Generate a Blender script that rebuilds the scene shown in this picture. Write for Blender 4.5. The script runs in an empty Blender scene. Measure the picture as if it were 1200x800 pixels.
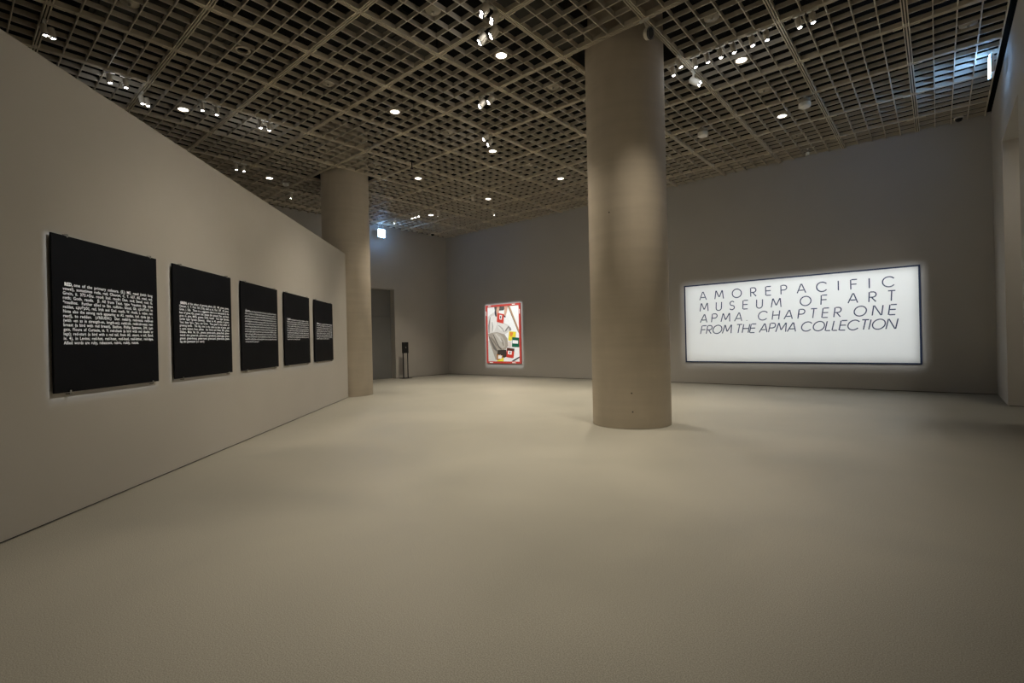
import bpy, math, random
from mathutils import Vector, Matrix, Quaternion
random.seed(7)
scene = bpy.context.scene
COL = scene.collection

# ------------------------------------------------------------------ camera, world, exposure
CAM_H = 1.46
YAW = math.radians(40.7606)          # camera looks this far left of +Y
ROLL = math.radians(1.3203)
cam_data = bpy.data.cameras.new('camera')
cam_data.sensor_width = 36.0
cam_data.lens = 581.235 / 1200 * 36.0
cam_data.shift_y = -0.41 / 1200
cam_data.clip_start = 0.05
cam = bpy.data.objects.new('camera', cam_data)
COL.objects.link(cam)
fwd = Vector((-math.sin(YAW), math.cos(YAW), 0)); rgt = Vector((math.cos(YAW), math.sin(YAW), 0)); up = Vector((0, 0, 1))
r2 = rgt * math.cos(ROLL) + up * math.sin(ROLL) * -1.0
u2 = up * math.cos(ROLL) + rgt * math.sin(ROLL)
R2, U2 = r2, u2
m = Matrix((R2, U2, -fwd)).transposed().to_4x4()
m.translation = Vector((0, 0, CAM_H))
cam.matrix_world = m
scene.camera = cam

world = bpy.data.worlds.new('world'); scene.world = world
world.use_nodes = True
world.node_tree.nodes['Background'].inputs[0].default_value = (0, 0, 0, 1)
world.node_tree.nodes['Background'].inputs[1].default_value = 0.0
vs = scene.view_settings
vs.view_transform = 'Standard'; vs.look = 'None'; vs.exposure = 0.0; vs.gamma = 1.0; vs.use_curve_mapping = False

# ------------------------------------------------------------------ light levels
WARM = (1.0, 0.88, 0.69)
COOL = (0.93, 0.97, 1.0)
P_DOWN = 640.0          # each lit downlight
P_WALL = 85.0          # each wall-washing spot over the partition
K_PANEL, K_SIGN, K_ART = 900.0, 2350.0, 5800.0

# ------------------------------------------------------------------ grid
MOD = 1.5
def gx(m_): return (m_ - 0.2101) * MOD
def gy(m_): return (m_ - 0.2684) * MOD
ZC = CAM_H + 3.23548 * MOD      # underside of the ceiling grid
ZS = ZC + 1.35                  # slab
XL, XR, YB, YR = -17.40, 0.97, 15.62, gy(-2)
RAIL_W = 0.08
FIN_D = 0.078

# ------------------------------------------------------------------ mesh helpers
class MB:
    def __init__(s): s.v = []; s.f = []; s.sm = []
    def add(s, vs_, fs, smooth=False):
        o = len(s.v); s.v += [tuple(v) for v in vs_]
        s.f += [tuple(o + i for i in f) for f in fs]; s.sm += [smooth] * len(fs); return s
    def box(s, x0, x1, y0, y1, z0, z1):
        return s.add([(x0,y0,z0),(x1,y0,z0),(x1,y1,z0),(x0,y1,z0),(x0,y0,z1),(x1,y0,z1),(x1,y1,z1),(x0,y1,z1)],
                     [(0,3,2,1),(4,5,6,7),(0,1,5,4),(1,2,6,5),(2,3,7,6),(3,0,4,7)])
    def lathe(s, prof, n=24, cx=0, cy=0, smooth=True):
        # prof: list of (radius, z); revolve round z
        vs_ = []; fs = []
        for (r, z) in prof:
            for k in range(n):
                a = 2 * math.pi * k / n; vs_.append((cx + r * math.cos(a), cy + r * math.sin(a), z))
        for i in range(len(prof) - 1):
            for k in range(n):
                k2 = (k + 1) % n
                fs.append((i*n+k, i*n+k2, (i+1)*n+k2, (i+1)*n+k))
        return s.add(vs_, fs, smooth)
    def disc(s, r, z, n=24, down=True, cx=0, cy=0):
        vs_ = [(cx + r*math.cos(2*math.pi*k/n), cy + r*math.sin(2*math.pi*k/n), z) for k in range(n)]
        f = tuple(range(n)); return s.add(vs_, [f[::-1] if down else f])
    def cyl(s, r, z0, z1, n=24, cx=0, cy=0):
        s.lathe([(r, z0), (r, z1)], n, cx, cy); s.disc(r, z0, n, True, cx, cy); s.disc(r, z1, n, False, cx, cy); return s
    def tube(s, a, b, r, n=10):
        a = Vector(a); b = Vector(b); q = (b - a).to_track_quat('Z', 'Y'); L = (b - a).length
        vs_ = []
        for z in (0, L):
            for k in range(n):
                t = 2*math.pi*k/n; vs_.append(a + q @ Vector((r*math.cos(t), r*math.sin(t), z)))
        fs = [(k, (k+1) % n, n + (k+1) % n, n + k) for k in range(n)]
        s.add(vs_, fs, True); s.add(vs_[:n], [tuple(range(n))[::-1]]); s.add(vs_[n:], [tuple(range(n))]); return s
    def poly(s, pts, z): return s.add([(x, y, z) for x, y in pts], [tuple(range(len(pts)))])
    def slab(s, pts, z0, z1):
        n = len(pts)
        s.add([(x, y, z0) for x, y in pts] + [(x, y, z1) for x, y in pts],
              [tuple(range(n))[::-1], tuple(range(n, 2*n))] + [(k, (k+1) % n, n + (k+1) % n, n + k) for k in range(n)]); return s
    def mesh(s, name, mat):
        me = bpy.data.meshes.new(name); me.from_pydata(s.v, [], s.f)
        for p, b in zip(me.polygons, s.sm): p.use_smooth = b
        if mat: me.materials.append(mat)
        me.update(); return me
    def build(s, name, mat, parent=None, mw=None):
        return link(name, s.mesh(name, mat), parent, mw)
def link(name, data, parent=None, mw=None):
    o = bpy.data.objects.new(name, data); COL.objects.link(o)
    if parent: o.parent = parent
    if mw is not None: o.matrix_local = mw
    return o
def tag(o, label, cat, group=None):
    o['label'] = label; o['category'] = cat
    if group: o['group'] = group
    return o
def thing(name, label, cat, mw=None, group=None):
    o = bpy.data.objects.new(name, None); o.empty_display_size = 0.1; COL.objects.link(o)
    if mw is not None: o.matrix_world = mw
    return tag(o, label, cat, group)
def struct(o): o['kind'] = 'structure'; return o
def T(x, y, z): return Matrix.Translation((x, y, z))
def aimM(p, d):      # local -Z goes along d
    q = Vector(d).normalized().to_track_quat('-Z', 'Y'); return Matrix.Translation(p) @ q.to_matrix().to_4x4()

# ------------------------------------------------------------------ materials
def new_mat(name):
    mt = bpy.data.materials.new(name); mt.use_nodes = True
    nt = mt.node_tree; return mt, nt, nt.nodes['Principled BSDF']
def noisy(name, c, amp=0.06, scale=3.0, rough=0.6, metal=0.0, bump=0.0, bscale=200.0, spec=0.3, stretch=(1,1,1), detail=6.0, rvar=0.0):
    mt, nt, b = new_mat(name)
    tc = nt.nodes.new('ShaderNodeTexCoord'); mp = nt.nodes.new('ShaderNodeMapping'); mp.inputs['Scale'].default_value = stretch
    nz = nt.nodes.new('ShaderNodeTexNoise'); nz.inputs['Scale'].default_value = scale; nz.inputs['Detail'].default_value = detail
    nt.links.new(tc.outputs['Object'], mp.inputs['Vector']); nt.links.new(mp.outputs['Vector'], nz.inputs['Vector'])
    rp = nt.nodes.new('ShaderNodeValToRGB')
    lo = [max(0, x * (1 - amp)) for x in c]; hi = [min(1, x * (1 + amp)) for x in c]
    rp.color_ramp.elements[0].position = 0.3; rp.color_ramp.elements[1].position = 0.7
    rp.color_ramp.elements[0].color = (*lo, 1); rp.color_ramp.elements[1].color = (*hi, 1)
    nt.links.new(nz.outputs['Fac'], rp.inputs['Fac']); nt.links.new(rp.outputs['Color'], b.inputs['Base Color'])
    b.inputs['Roughness'].default_value = rough; b.inputs['Metallic'].default_value = metal; b.inputs['Specular IOR Level'].default_value = spec
    if rvar:
        mr = nt.nodes.new('ShaderNodeMapRange'); mr.inputs['To Min'].default_value = rough - rvar; mr.inputs['To Max'].default_value = rough + rvar
        nt.links.new(nz.outputs['Fac'], mr.inputs['Value']); nt.links.new(mr.outputs['Result'], b.inputs['Roughness'])
    if bump:
        n2 = nt.nodes.new('ShaderNodeTexNoise'); n2.inputs['Scale'].default_value = bscale; n2.inputs['Detail'].default_value = 3
        nt.links.new(tc.outputs['Object'], n2.inputs['Vector'])
        bp = nt.nodes.new('ShaderNodeBump'); bp.inputs['Strength'].default_value = bump; bp.inputs['Distance'].default_value = 0.01
        nt.links.new(n2.outputs['Fac'], bp.inputs['Height']); nt.links.new(bp.outputs['Normal'], b.inputs['Normal'])
    return mt
def glow(name, c, strength):
    mt, nt, b = new_mat(name)
    b.inputs['Base Color'].default_value = (0.8, 0.8, 0.8, 1)
    b.inputs['Emission Color'].default_value = (*c, 1); b.inputs['Emission Strength'].default_value = strength
    return mt

def floor_material():
    mt, nt, b = new_mat('floor_concrete')
    L = nt.links.new
    tc = nt.nodes.new('ShaderNodeTexCoord')
    def nz(scale, detail, dist=0.0):
        n = nt.nodes.new('ShaderNodeTexNoise'); n.inputs['Scale'].default_value = scale; n.inputs['Detail'].default_value = detail
        n.inputs['Distortion'].default_value = dist; L(tc.outputs['Object'], n.inputs['Vector']); return n
    a = nz(0.55, 5, 0.6); f = nz(165, 3)
    r1 = nt.nodes.new('ShaderNodeValToRGB')
    r1.color_ramp.elements[0].position = 0.3; r1.color_ramp.elements[1].position = 0.72
    r1.color_ramp.elements[0].color = (0.312, 0.303, 0.266, 1); r1.color_ramp.elements[1].color = (0.383, 0.367, 0.320, 1)
    L(a.outputs['Fac'], r1.inputs['Fac'])
    r2_ = nt.nodes.new('ShaderNodeValToRGB')
    r2_.color_ramp.elements[0].position = 0.36; r2_.color_ramp.elements[1].position = 0.66
    r2_.color_ramp.elements[0].color = (0.72, 0.72, 0.72, 1); r2_.color_ramp.elements[1].color = (1.2, 1.2, 1.2, 1)
    L(f.outputs['Fac'], r2_.inputs['Fac'])
    mx = nt.nodes.new('ShaderNodeMix'); mx.data_type = 'RGBA'; mx.blend_type = 'MULTIPLY'; mx.inputs['Factor'].default_value = 1
    L(r1.outputs['Color'], mx.inputs['A']); L(r2_.outputs['Color'], mx.inputs['B']); L(mx.outputs['Result'], b.inputs['Base Color'])
    mr = nt.nodes.new('ShaderNodeMapRange'); mr.inputs['To Min'].default_value = 0.42; mr.inputs['To Max'].default_value = 0.56
    L(a.outputs['Fac'], mr.inputs['Value']); L(mr.outputs['Result'], b.inputs['Roughness'])
    b.inputs['Specular IOR Level'].default_value = 0.4
    bp = nt.nodes.new('ShaderNodeBump'); bp.inputs['Strength'].default_value = 0.06; bp.inputs['Distance'].default_value = 0.004
    L(f.outputs['Fac'], bp.inputs['Height']); L(bp.outputs['Normal'], b.inputs['Normal'])
    return mt
def concrete_material():
    mt, nt, b = new_mat('column_concrete')
    L = nt.links.new
    tc = nt.nodes.new('ShaderNodeTexCoord')
    mp = nt.nodes.new('ShaderNodeMapping'); mp.inputs['Scale'].default_value = (1, 1, 0.45); L(tc.outputs['Object'], mp.inputs['Vector'])
    a = nt.nodes.new('ShaderNodeTexNoise'); a.inputs['Scale'].default_value = 1.6; a.inputs['Detail'].default_value = 8; L(mp.outputs['Vector'], a.inputs['Vector'])
    mp2 = nt.nodes.new('ShaderNodeMapping'); mp2.inputs['Scale'].default_value = (1, 1, 14); L(tc.outputs['Object'], mp2.inputs['Vector'])
    s_ = nt.nodes.new('ShaderNodeTexNoise'); s_.inputs['Scale'].default_value = 0.7; s_.inputs['Detail'].default_value = 4; L(mp2.outputs['Vector'], s_.inputs['Vector'])
    r1 = nt.nodes.new('ShaderNodeValToRGB')
    r1.color_ramp.elements[0].position = 0.3; r1.color_ramp.elements[1].position = 0.72
    r1.color_ramp.elements[0].color = (0.56, 0.497, 0.41, 1); r1.color_ramp.elements[1].color = (0.665, 0.59, 0.49, 1)
    L(a.outputs['Fac'], r1.inputs['Fac'])
    r2_ = nt.nodes.new('ShaderNodeValToRGB')
    r2_.color_ramp.elements[0].position = 0.35; r2_.color_ramp.elements[1].position = 0.6
    r2_.color_ramp.elements[0].color = (0.965, 0.965, 0.965, 1); r2_.color_ramp.elements[1].color = (1.015, 1.015, 1.015, 1)
    L(s_.outputs['Fac'], r2_.inputs['Fac'])
    mx = nt.nodes.new('ShaderNodeMix'); mx.data_type = 'RGBA'; mx.blend_type = 'MULTIPLY'; mx.inputs['Factor'].default_value = 1
    L(r1.outputs['Color'], mx.inputs['A']); L(r2_.outputs['Color'], mx.inputs['B']); L(mx.outputs['Result'], b.inputs['Base Color'])
    b.inputs['Roughness'].default_value = 0.62; b.inputs['Specular IOR Level'].default_value = 0.3
    bp = nt.nodes.new('ShaderNodeBump'); bp.inputs['Strength'].default_value = 0.12; bp.inputs['Distance'].default_value = 0.01
    L(a.outputs['Fac'], bp.inputs['Height']); L(bp.outputs['Normal'], b.inputs['Normal'])
    return mt
M = {}
M['floor'] = floor_material()
M['concrete'] = concrete_material()
M['wall'] = noisy('wall_paint', (0.505, 0.482, 0.447), 0.02, 1.2, 0.75, bump=0.05, bscale=260, spec=0.2)
M['plenum'] = noisy('plenum_black', (0.012, 0.012, 0.012), 0.2, 2, 0.9, spec=0.05)
M['duct'] = noisy('duct_grey', (0.055, 0.053, 0.048), 0.15, 3, 0.7, spec=0.2)
M['fin'] = noisy('grid_beige_metal', (0.60, 0.545, 0.46), 0.04, 2, 0.5, spec=0.35)
M['rail'] = noisy('rail_beige_metal', (0.68, 0.61, 0.50), 0.04, 2, 0.42, spec=0.4)
M['groove'] = noisy('rail_groove', (0.06, 0.055, 0.045), 0.1, 2, 0.7)
M['bright'] = noisy('connector_metal', (0.92, 0.84, 0.66), 0.04, 4, 0.3, spec=0.5)
M['shadow_gap'] = noisy('shadow_gap_black', (0.01, 0.01, 0.01), 0.2, 5, 0.8)  # near-black strip under the walls, the recess's shade put into its colour
M['lampbody'] = noisy('lamp_body_beige', (0.84, 0.78, 0.68), 0.04, 8, 0.45)
M['white'] = noisy('lamp_white', (0.86, 0.84, 0.78), 0.03, 8, 0.4)
M['black'] = noisy('matt_black', (0.012, 0.012, 0.013), 0.2, 8, 0.5)
M['panel'] = noisy('panel_black', (0.004, 0.004, 0.0045), 0.15, 4, 0.6, spec=0.06)
M['ink'] = noisy('lettering_white', (0.86, 0.85, 0.83), 0.03, 30, 0.7)
M['clip'] = noisy('clip_metal', (0.55, 0.53, 0.48), 0.05, 30, 0.25, metal=0.6)
M['disc'] = noisy('disc_beige', (0.40, 0.365, 0.30), 0.04, 6, 0.5)
M['down'] = glow('downlight_glow', (1.0, 0.93, 0.80), 9.0)
M['lens'] = glow('spot_lens_glow', (1.0, 0.97, 0.92), 40.0)
M['exit'] = glow('exit_sign_glow', (0.26, 0.53, 1.0), 46.0)
M['signface'] = noisy('sign_face_white', (0.82, 0.83, 0.81), 0.01, 2, 0.55, spec=0.2)
M['navy'] = noisy('sign_navy', (0.020, 0.035, 0.085), 0.05, 10, 0.5)
M['jamb'] = noisy('door_panel_grey', (0.21, 0.21, 0.208), 0.03, 2, 0.7)
def flat(name, c): return noisy(name, c, 0.05, 14, 0.65, spec=0.2)

# ------------------------------------------------------------------ lights
def spot_light(name, pos, d, power, angle, blend, color, radius=0.05, parent=None):
    l = bpy.data.lights.new(name, 'SPOT'); l.energy = power; l.color = color
    l.spot_size = math.radians(angle); l.spot_blend = blend; l.shadow_soft_size = radius
    o = bpy.data.objects.new(name, l); COL.objects.link(o)
    o.matrix_world = aimM(pos, d)
    return o
def framing_light(name, pos, corners, power, color, soft, radius=0.02, inner=0.35):
    """theatre-type framing projector: four shutters cut the beam along the edges of `corners` (soft in radians)"""
    pos = Vector(pos); cs = [Vector(c) for c in corners]; ctr = sum(cs, Vector()) / 4
    o = spot_light(name, pos, ctr - pos, power, 70, 0.1, color, radius)
    l = o.data; l.use_nodes = True; nt = l.node_tree; L = nt.links.new
    em = nt.nodes['Emission']
    Ri = o.matrix_world.to_3x3().transposed()
    tc = nt.nodes.new('ShaderNodeTexCoord'); prev = None
    cd = (ctr - pos).normalized()
    for i in range(4):
        n = (cs[i] - pos).cross(cs[(i+1) % 4] - pos).normalized()
        if n.dot(cd) < 0: n = -n
        nl = Ri @ n
        dt = nt.nodes.new('ShaderNodeVectorMath'); dt.operation = 'DOT_PRODUCT'; dt.inputs[1].default_value = nl
        L(tc.outputs['Normal'], dt.inputs[0])
        mr = nt.nodes.new('ShaderNodeMapRange'); mr.interpolation_type = 'SMOOTHERSTEP'
        mr.inputs['From Min'].default_value = -soft; mr.inputs['From Max'].default_value = soft * inner
        L(dt.outputs['Value'], mr.inputs['Value'])
        if prev is None: prev = mr.outputs['Result']
        else:
            mu = nt.nodes.new('ShaderNodeMath'); mu.operation = 'MULTIPLY'; L(prev, mu.inputs[0]); L(mr.outputs['Result'], mu.inputs[1]); prev = mu.outputs[0]
    L(prev, em.inputs['Strength'])
    return o

# ------------------------------------------------------------------ room shell
GAP = 0.013
fl = MB().box(XL - 3, XR + 3.2, YR - 0.3, YB + 0.3, -0.1, 0).build('floor', M['floor']); struct(fl)
ceiling = MB().box(XL - 0.3, XR + 0.6, YR - 0.3, YB + 0.3, ZS, ZS + 0.15).build('ceiling', M['plenum']); struct(ceiling)
struct(MB().box(XL - 0.3, XR + 0.6, YB, YB + 0.3, GAP, ZS).build('wall_back', M['wall']))
struct(MB().box(XL, XR, YB + 0.02, YB + 0.28, 0, GAP).build('shadow_gap_back', M['shadow_gap']))
struct(MB().box(XL - 0.3, XR + 0.6, YR - 0.3, YR, 0, ZS).build('wall_rear', M['wall']))
# right wall with its tall opening
OY0, OY1, OZ = 10.85, 13.35, CAM_H + 3.60
w = MB(); w.box(XR, XR + 0.5, YR, OY0, GAP, ZS); w.box(XR, XR + 0.5, OY1, YB, GAP, ZS); w.box(XR, XR + 0.5, OY0, OY1, OZ, ZS)
struct(w.build('wall_right', M['wall']))
w = MB(); w.box(XR + 0.02, XR + 0.48, YR, OY0 - 0.02, 0, GAP); w.box(XR + 0.02, XR + 0.48, OY1 + 0.02, YB, 0, GAP)
struct(w.build('shadow_gap_right', M['shadow_gap']))
# room beyond the opening
struct(MB().box(XR + 3.0, XR + 3.2, 8.5, YB, 0, 5.6).build('wall_passage', M['wall']))
w = MB(); w.box(XR + 0.5, XR + 3.0, 8.3, 8.5, 0, 5.6); w.box(XR + 0.5, XR + 3.0, YB - 0.2, YB, 0, 5.6); w.box(XR + 0.5, XR + 3.2, 8.3, YB, 5.6, 5.8)
struct(w.build('trim_1', M['wall']))
pdl = thing('passage_lamp', 'flat ceiling lamp in the passage behind the tall opening at right', 'lamp', T(XR + 1.6, 11.0, 5.59))
MB().box(-0.3, 0.3, -0.3, 0.3, -0.03, 0.01).build('body', M['white'], pdl); MB().box(-0.27, 0.27, -0.27, 0.27, -0.036, -0.03).build('diffuser', M['down'], pdl)
spot_light('passage_beam', (XR + 1.6, 11.0, 5.54), (0, 0, -1), 130, 170, 0.5, WARM, 0.25)
# left end wall with a tall doorway
DY0, DY1, DZ = 9.6, 12.64, CAM_H + 2.29
w = MB(); w.box(XL - 0.3, XL, YR, DY0, GAP, ZS); w.box(XL - 0.3, XL, DY1, YB, GAP, ZS); w.box(XL - 0.3, XL, DY0, DY1, DZ, ZS)
struct(w.build('wall_left', M['wall']))
w = MB(); w.box(XL - 0.28, XL - 0.02, YR, DY0 - 0.02, 0, GAP); w.box(XL - 0.28, XL - 0.02, DY1 + 0.02, YB, 0, GAP)
struct(w.build('shadow_gap_left', M['shadow_gap']))
door = MB().box(XL - 0.34, XL - 0.28, DY0, DY1, 0.005, 2.62).build('door_1', M['jamb']); struct(door)
MB().box(XL - 0.34, XL - 0.28, DY0, DY1, 2.632, DZ).build('panel', M['jamb'], door)
struct(MB().box(XL - 0.5, XL - 0.34, DY0 - 0.2, DY1 + 0.2, 0, DZ + 0.2).build('trim_2', M['jamb']))
# black lining of the void above the grid
w = ZC + 0.05
for k, q_ in enumerate(((XR - 0.004, XR, YR, YB, w, ZS), (XL, XL + 0.004, YR, YB, w, ZS), (XL, XR, YB - 0.004, YB, w + 0.03, ZS), (XL, XR, YR, YR + 0.004, w, ZS))):
    struct(MB().box(*q_).build('trim_%d' % (3 + k), M['plenum']))
# angled partition ending against the far column
TH = math.radians(44.45); OFF = -3.69
N = Vector((math.cos(TH), math.sin(TH), 0)); U = Vector((-math.sin(TH), math.cos(TH), 0))
def wallM(s, z, out=0.0):
    p = N * (OFF + out) + U * s + Vector((0, 0, z))
    mm = Matrix((U, Vector((0, 0, 1)), N)).transposed().to_4x4(); mm.translation = p; return mm
PT = CAM_H + 2.535
S0, S1 = -1.3, 14.07
PM = Matrix((U, N, Vector((0, 0, 1)))).transposed().to_4x4(); PM.translation = N * OFF
part = MB().box(S0, S1, -0.28, 0, GAP, PT).build('wall_partition', M['wall'], None, PM); struct(part)
struct(MB().box(S0, S1 - 0.02, -0.26, -0.02, 0, GAP).build('shadow_gap_partition', M['shadow_gap'], None, PM))

# ------------------------------------------------------------------ ceiling grid: panels, rails, connectors
HOLES = {(-3, 5), (-9, 5)}
E_X0, E_X1, E_Y1 = (XL / MOD + 0.2101), 0.795, (YB / MOD + 0.2684)
PITCH = (MOD - RAIL_W) / 5
def panel_mesh(wx, wy, x_start, y_start):
    """egg-crate of crossed fins; local origin is the module corner; covers [x_start, wx] x [y_start, wy]"""
    b = MB(); t = 0.0065
    h0 = RAIL_W / 2
    xa, xb = max(x_start, h0), min(wx, MOD - h0); ya, yb = max(y_start, h0), min(wy, MOD - h0)
    for k in range(1, 5):
        c = h0 + k * PITCH
        if xa < c < xb - 0.02: b.box(c - t, c + t, ya, yb, 0, FIN_D)
        if ya < c < yb - 0.02: b.box(xa, xb, c - t, c + t, 0.002, FIN_D - 0.002)
    if wx < MOD - 0.01: b.box(wx - 2*t, wx, ya, yb, 0, FIN_D)
    return b.mesh('grid_panel', M['fin'])
cache = {}
ix0, ix1, iy0, iy1 = math.floor(E_X0), 0, -2, math.floor(E_Y1)
for i in range(ix0, ix1 + 1):
    for j in range(iy0, iy1 + 1):
        if (i, j) in HOLES: continue
        xs = max(0.0, (E_X0 - i) * MOD) if i == ix0 else 0.0
        wx = (E_X1 - i) * MOD if i == ix1 else MOD
        wy = (E_Y1 - j) * MOD - 0.005 if j == iy1 else MOD
        key = (round(xs, 3), round(wx, 3), round(wy, 3))
        if key not in cache: cache[key] = panel_mesh(wx, wy, xs, 0.0)
        link('grid_panel', cache[key], ceiling, T(gx(i), gy(j), ZC))
def rail_mesh(L_, name):
    """track channel running along local x, width RAIL_W, open grooves below"""
    b = MB(); h = RAIL_W / 2
    for c, w_ in ((-h + 0.006, 0.006), (h - 0.006, 0.006), (0.0, 0.008)):
        b.box(0, L_, c - w_, c + w_, 0, FIN_D * 0.6)
    b.box(0, L_, -h + 0.001, -h + 0.006, 0.01, FIN_D); b.box(0, L_, h - 0.006, h - 0.001, 0.01, FIN_D)
    me = b.mesh(name, M['rail']); me.materials.append(M['groove'])
    g = MB().box(0, L_, -h + 0.004, h - 0.004, 0.024, 0.05)
    n0 = len(me.polygons)
    bb = MB(); bb.v = b.v + g.v; bb.f = b.f + [tuple(len(b.v) + i_ for i_ in f) for f in g.f]; bb.sm = b.sm + g.sm
    me2 = bb.mesh(name, M['rail']); me2.materials.append(M['groove'])
    for p in me2.polygons[n0:]: p.material_index = 1
    bpy.data.meshes.remove(me); return me2
yl = (gy(E_Y1) - 0.004) - gy(-2)
rmY = rail_mesh(yl, 'track_rail')
for i in range(ix0 + 1, ix1 + 1):
    link('track_rail', rmY, ceiling, T(gx(i), gy(-2), ZC - 0.012) @ Matrix.Rotation(math.pi / 2, 4, 'Z'))
xl = gx(E_X1) - XL - 0.004
rmX = rail_mesh(xl, 'cross_rail')
for j in range(iy0, iy1 + 1):
    link('cross_rail', rmX, ceiling, T(XL + 0.002, gy(j), ZC - 0.009))
cb = MB()
for ang in range(4):
    c_, s_ = (1, 0, -1, 0)[ang], (0, 1, 0, -1)[ang]
    for side in (-1, 1):
        a0, a1 = 0.05, 0.17
        if c_: cb.box(min(c_*a0, c_*a1), max(c_*a0, c_*a1), side*0.034 - 0.006, side*0.034 + 0.006, -0.0165, -0.008)
        else: cb.box(side*0.034 - 0.006, side*0.034 + 0.006, min(s_*a0, s_*a1), max(s_*a0, s_*a1), -0.017, -0.008)
cm = cb.mesh('connector', M['bright'])
for i in range(ix0 + 1, ix1 + 1):
    for j in range(iy0 + 1, iy1 + 1):
        link('connector', cm, ceiling, T(gx(i), gy(j), ZC))
# ducts and hanger rods in the dark void above the grid
for (x0, x1, y0, y1, z0, lab) in ((-6.55, -5.75, 1.35, 2.55, 0.45, 'long grey air duct above the grid at upper left of the ceiling'),
                             (-3.3, -2.75, 3.2, 5.4, 0.40, 'grey air duct above the grid just left of the large column top'),
                             (-4.9, -4.4, 3.2, 4.4, 0.5, 'short grey air duct above the grid left of the lit downlights'),
                             (-2.6, -0.2, 4.2, 4.7, 0.4, 'grey air duct above the grid right of the large column top')):
    d = thing('air_duct', lab, 'duct', T(gx((x0+x1)/2), gy((y0+y1)/2), ZC + z0))
    a, b_ = (x1-x0)*MOD/2, (y1-y0)*MOD/2
    MB().box(-a, a, -b_, b_, 0, 0.4).build('duct_body', M['duct'], d)
    for k in (-0.5, 0.0, 0.5):
        f = MB()
        if a > b_: f.box(2*a*k*0.9 - 0.02, 2*a*k*0.9 + 0.02, -b_ - 0.02, b_ + 0.02, -0.02, 0.42)
        else: f.box(-a - 0.02, a + 0.02, 2*b_*k*0.9 - 0.02, 2*b_*k*0.9 + 0.02, -0.02, 0.42)
        f.build('flange', M['duct'], d)
    for sx in (-1, 1):
        for sy in (-1, 1): MB().tube((sx*a*0.9, sy*b_*0.8, 0.4), (sx*a*0.9, sy*b_*0.8, ZS - ZC - z0), 0.008, 6).build('hanger_rod', M['duct'], d)

# ------------------------------------------------------------------ columns
def column(i, j, label):
    c = thing('concrete_column', label, 'column', T(gx(i), gy(j), 0))
    r = 0.662
    MB().lathe([(r - 0.008, 0), (r, 0.008), (r, ZS)], 96).build('shaft', M['concrete'], c)
    return c
big = column(-2.5, 5.5, 'large round bare concrete column standing free in mid room, left of the bright sign')
for (a, z) in ((-62, 0.58), (-61, 0.28), (-88, 3.52)):
    t_ = math.radians(a); MB().tube((0.655*math.cos(t_), 0.655*math.sin(t_), z), (0.6635*math.cos(t_), 0.6635*math.sin(t_), z), 0.012, 10).build('form_hole', M['duct'], big)
column(-8.5, 5.5, 'round bare concrete column at the far end of the angled partition wall')

# ------------------------------------------------------------------ five black text panels on the partition
PW = 1.39; PITCH_S = 1.686; PZ0 = CAM_H - 0.362
TXT = {0: ["RED, one of the primary colours. (E.) ME. reed (with long",
 "vowel), sometimes rede, red; Chaucer, C. T. 637. AS. read, red,",
 "Grein, ii. 373.+Du. rood; Icel. raudr; Dan. rod; Swed. rod; G.",
 "roth; Goth. rauds.  \u03b2. All from Teut. type *raudoz; Idg. type",
 "*roudhos.  Further allied to Skt. rudhira-, blood, Gk. \u03b5\u03c1\u03b5\u03cd\u03b8\u03b5\u03b9\u03bd, to",
 "redden, \u03b5\u03c1\u03c5\u03b8\u03c1\u03cc\u03c2, red, Irish and Gael. ruadh, W. rhudd, L. ruber, red.",
 "Note also the strong verb appearing as AS. reodan, Icel. rjoda (pt. t.",
 "raud), to redden.  (\u221aREUDH.)  Der. redd-ly, red-ness; redd-en",
 "(with -en as in strength-en, length-en); redd-ish, redd-ish-ness; red-",
 "breast (a bird with red breast), Skelton, Phillip Sparowe, 399, Lyd-",
 "gate, Floure of Curtesie, st. 9; red-shank (a bird with red shanks or",
 "legs); red-start (a bird with a red tail, from AS. steort, a tail, Exod.",
 "iv. 4), in Levins; red-hot, red-heat, red-lead, red-letter, red-tape.",
 "Allied words are ruby, rubescent, rubric, ruddy, russet."],
 1: ["GREEN, of the colour of growing plants. (E.)  ME. grene, green,",
 "Chaucer, C. T. Prol. 103 (116); used as sb., Prol. 159.  AS. grene,",
 "Grein, i. 526.  There is a suggestion that it is contracted to the",
 "base of grow.+Du. groen; Icel. graenn (for groenn); Dan. and Swed.",
 "gron; G. grun, MHG. gruene, OHG. kruoni.  Teut. type *gronjoz,",
 "earlier type *groniz (Sievers).  Allied to AS. growan, to grow.",
 "Teut. base *gro-, *gra-; see Grow.  Thus green is the colour of",
 "growing herbs.  The Idg. root is the same as that of grass, and",
 "is quite distinct from yellow.  See Grow and Grass. Der. green,",
 "Shakes., Mids. Nt. Dr., greens; green-cloth, green-finch, green-",
 "sward; also green-ish, green-ness, greenhorn, green-gage, green-",
 "grocer, green-house, green-room, green-sand, green-stone, green-",
 "ing; also greensward (s.v. sward)."]}
FONT = None
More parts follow.
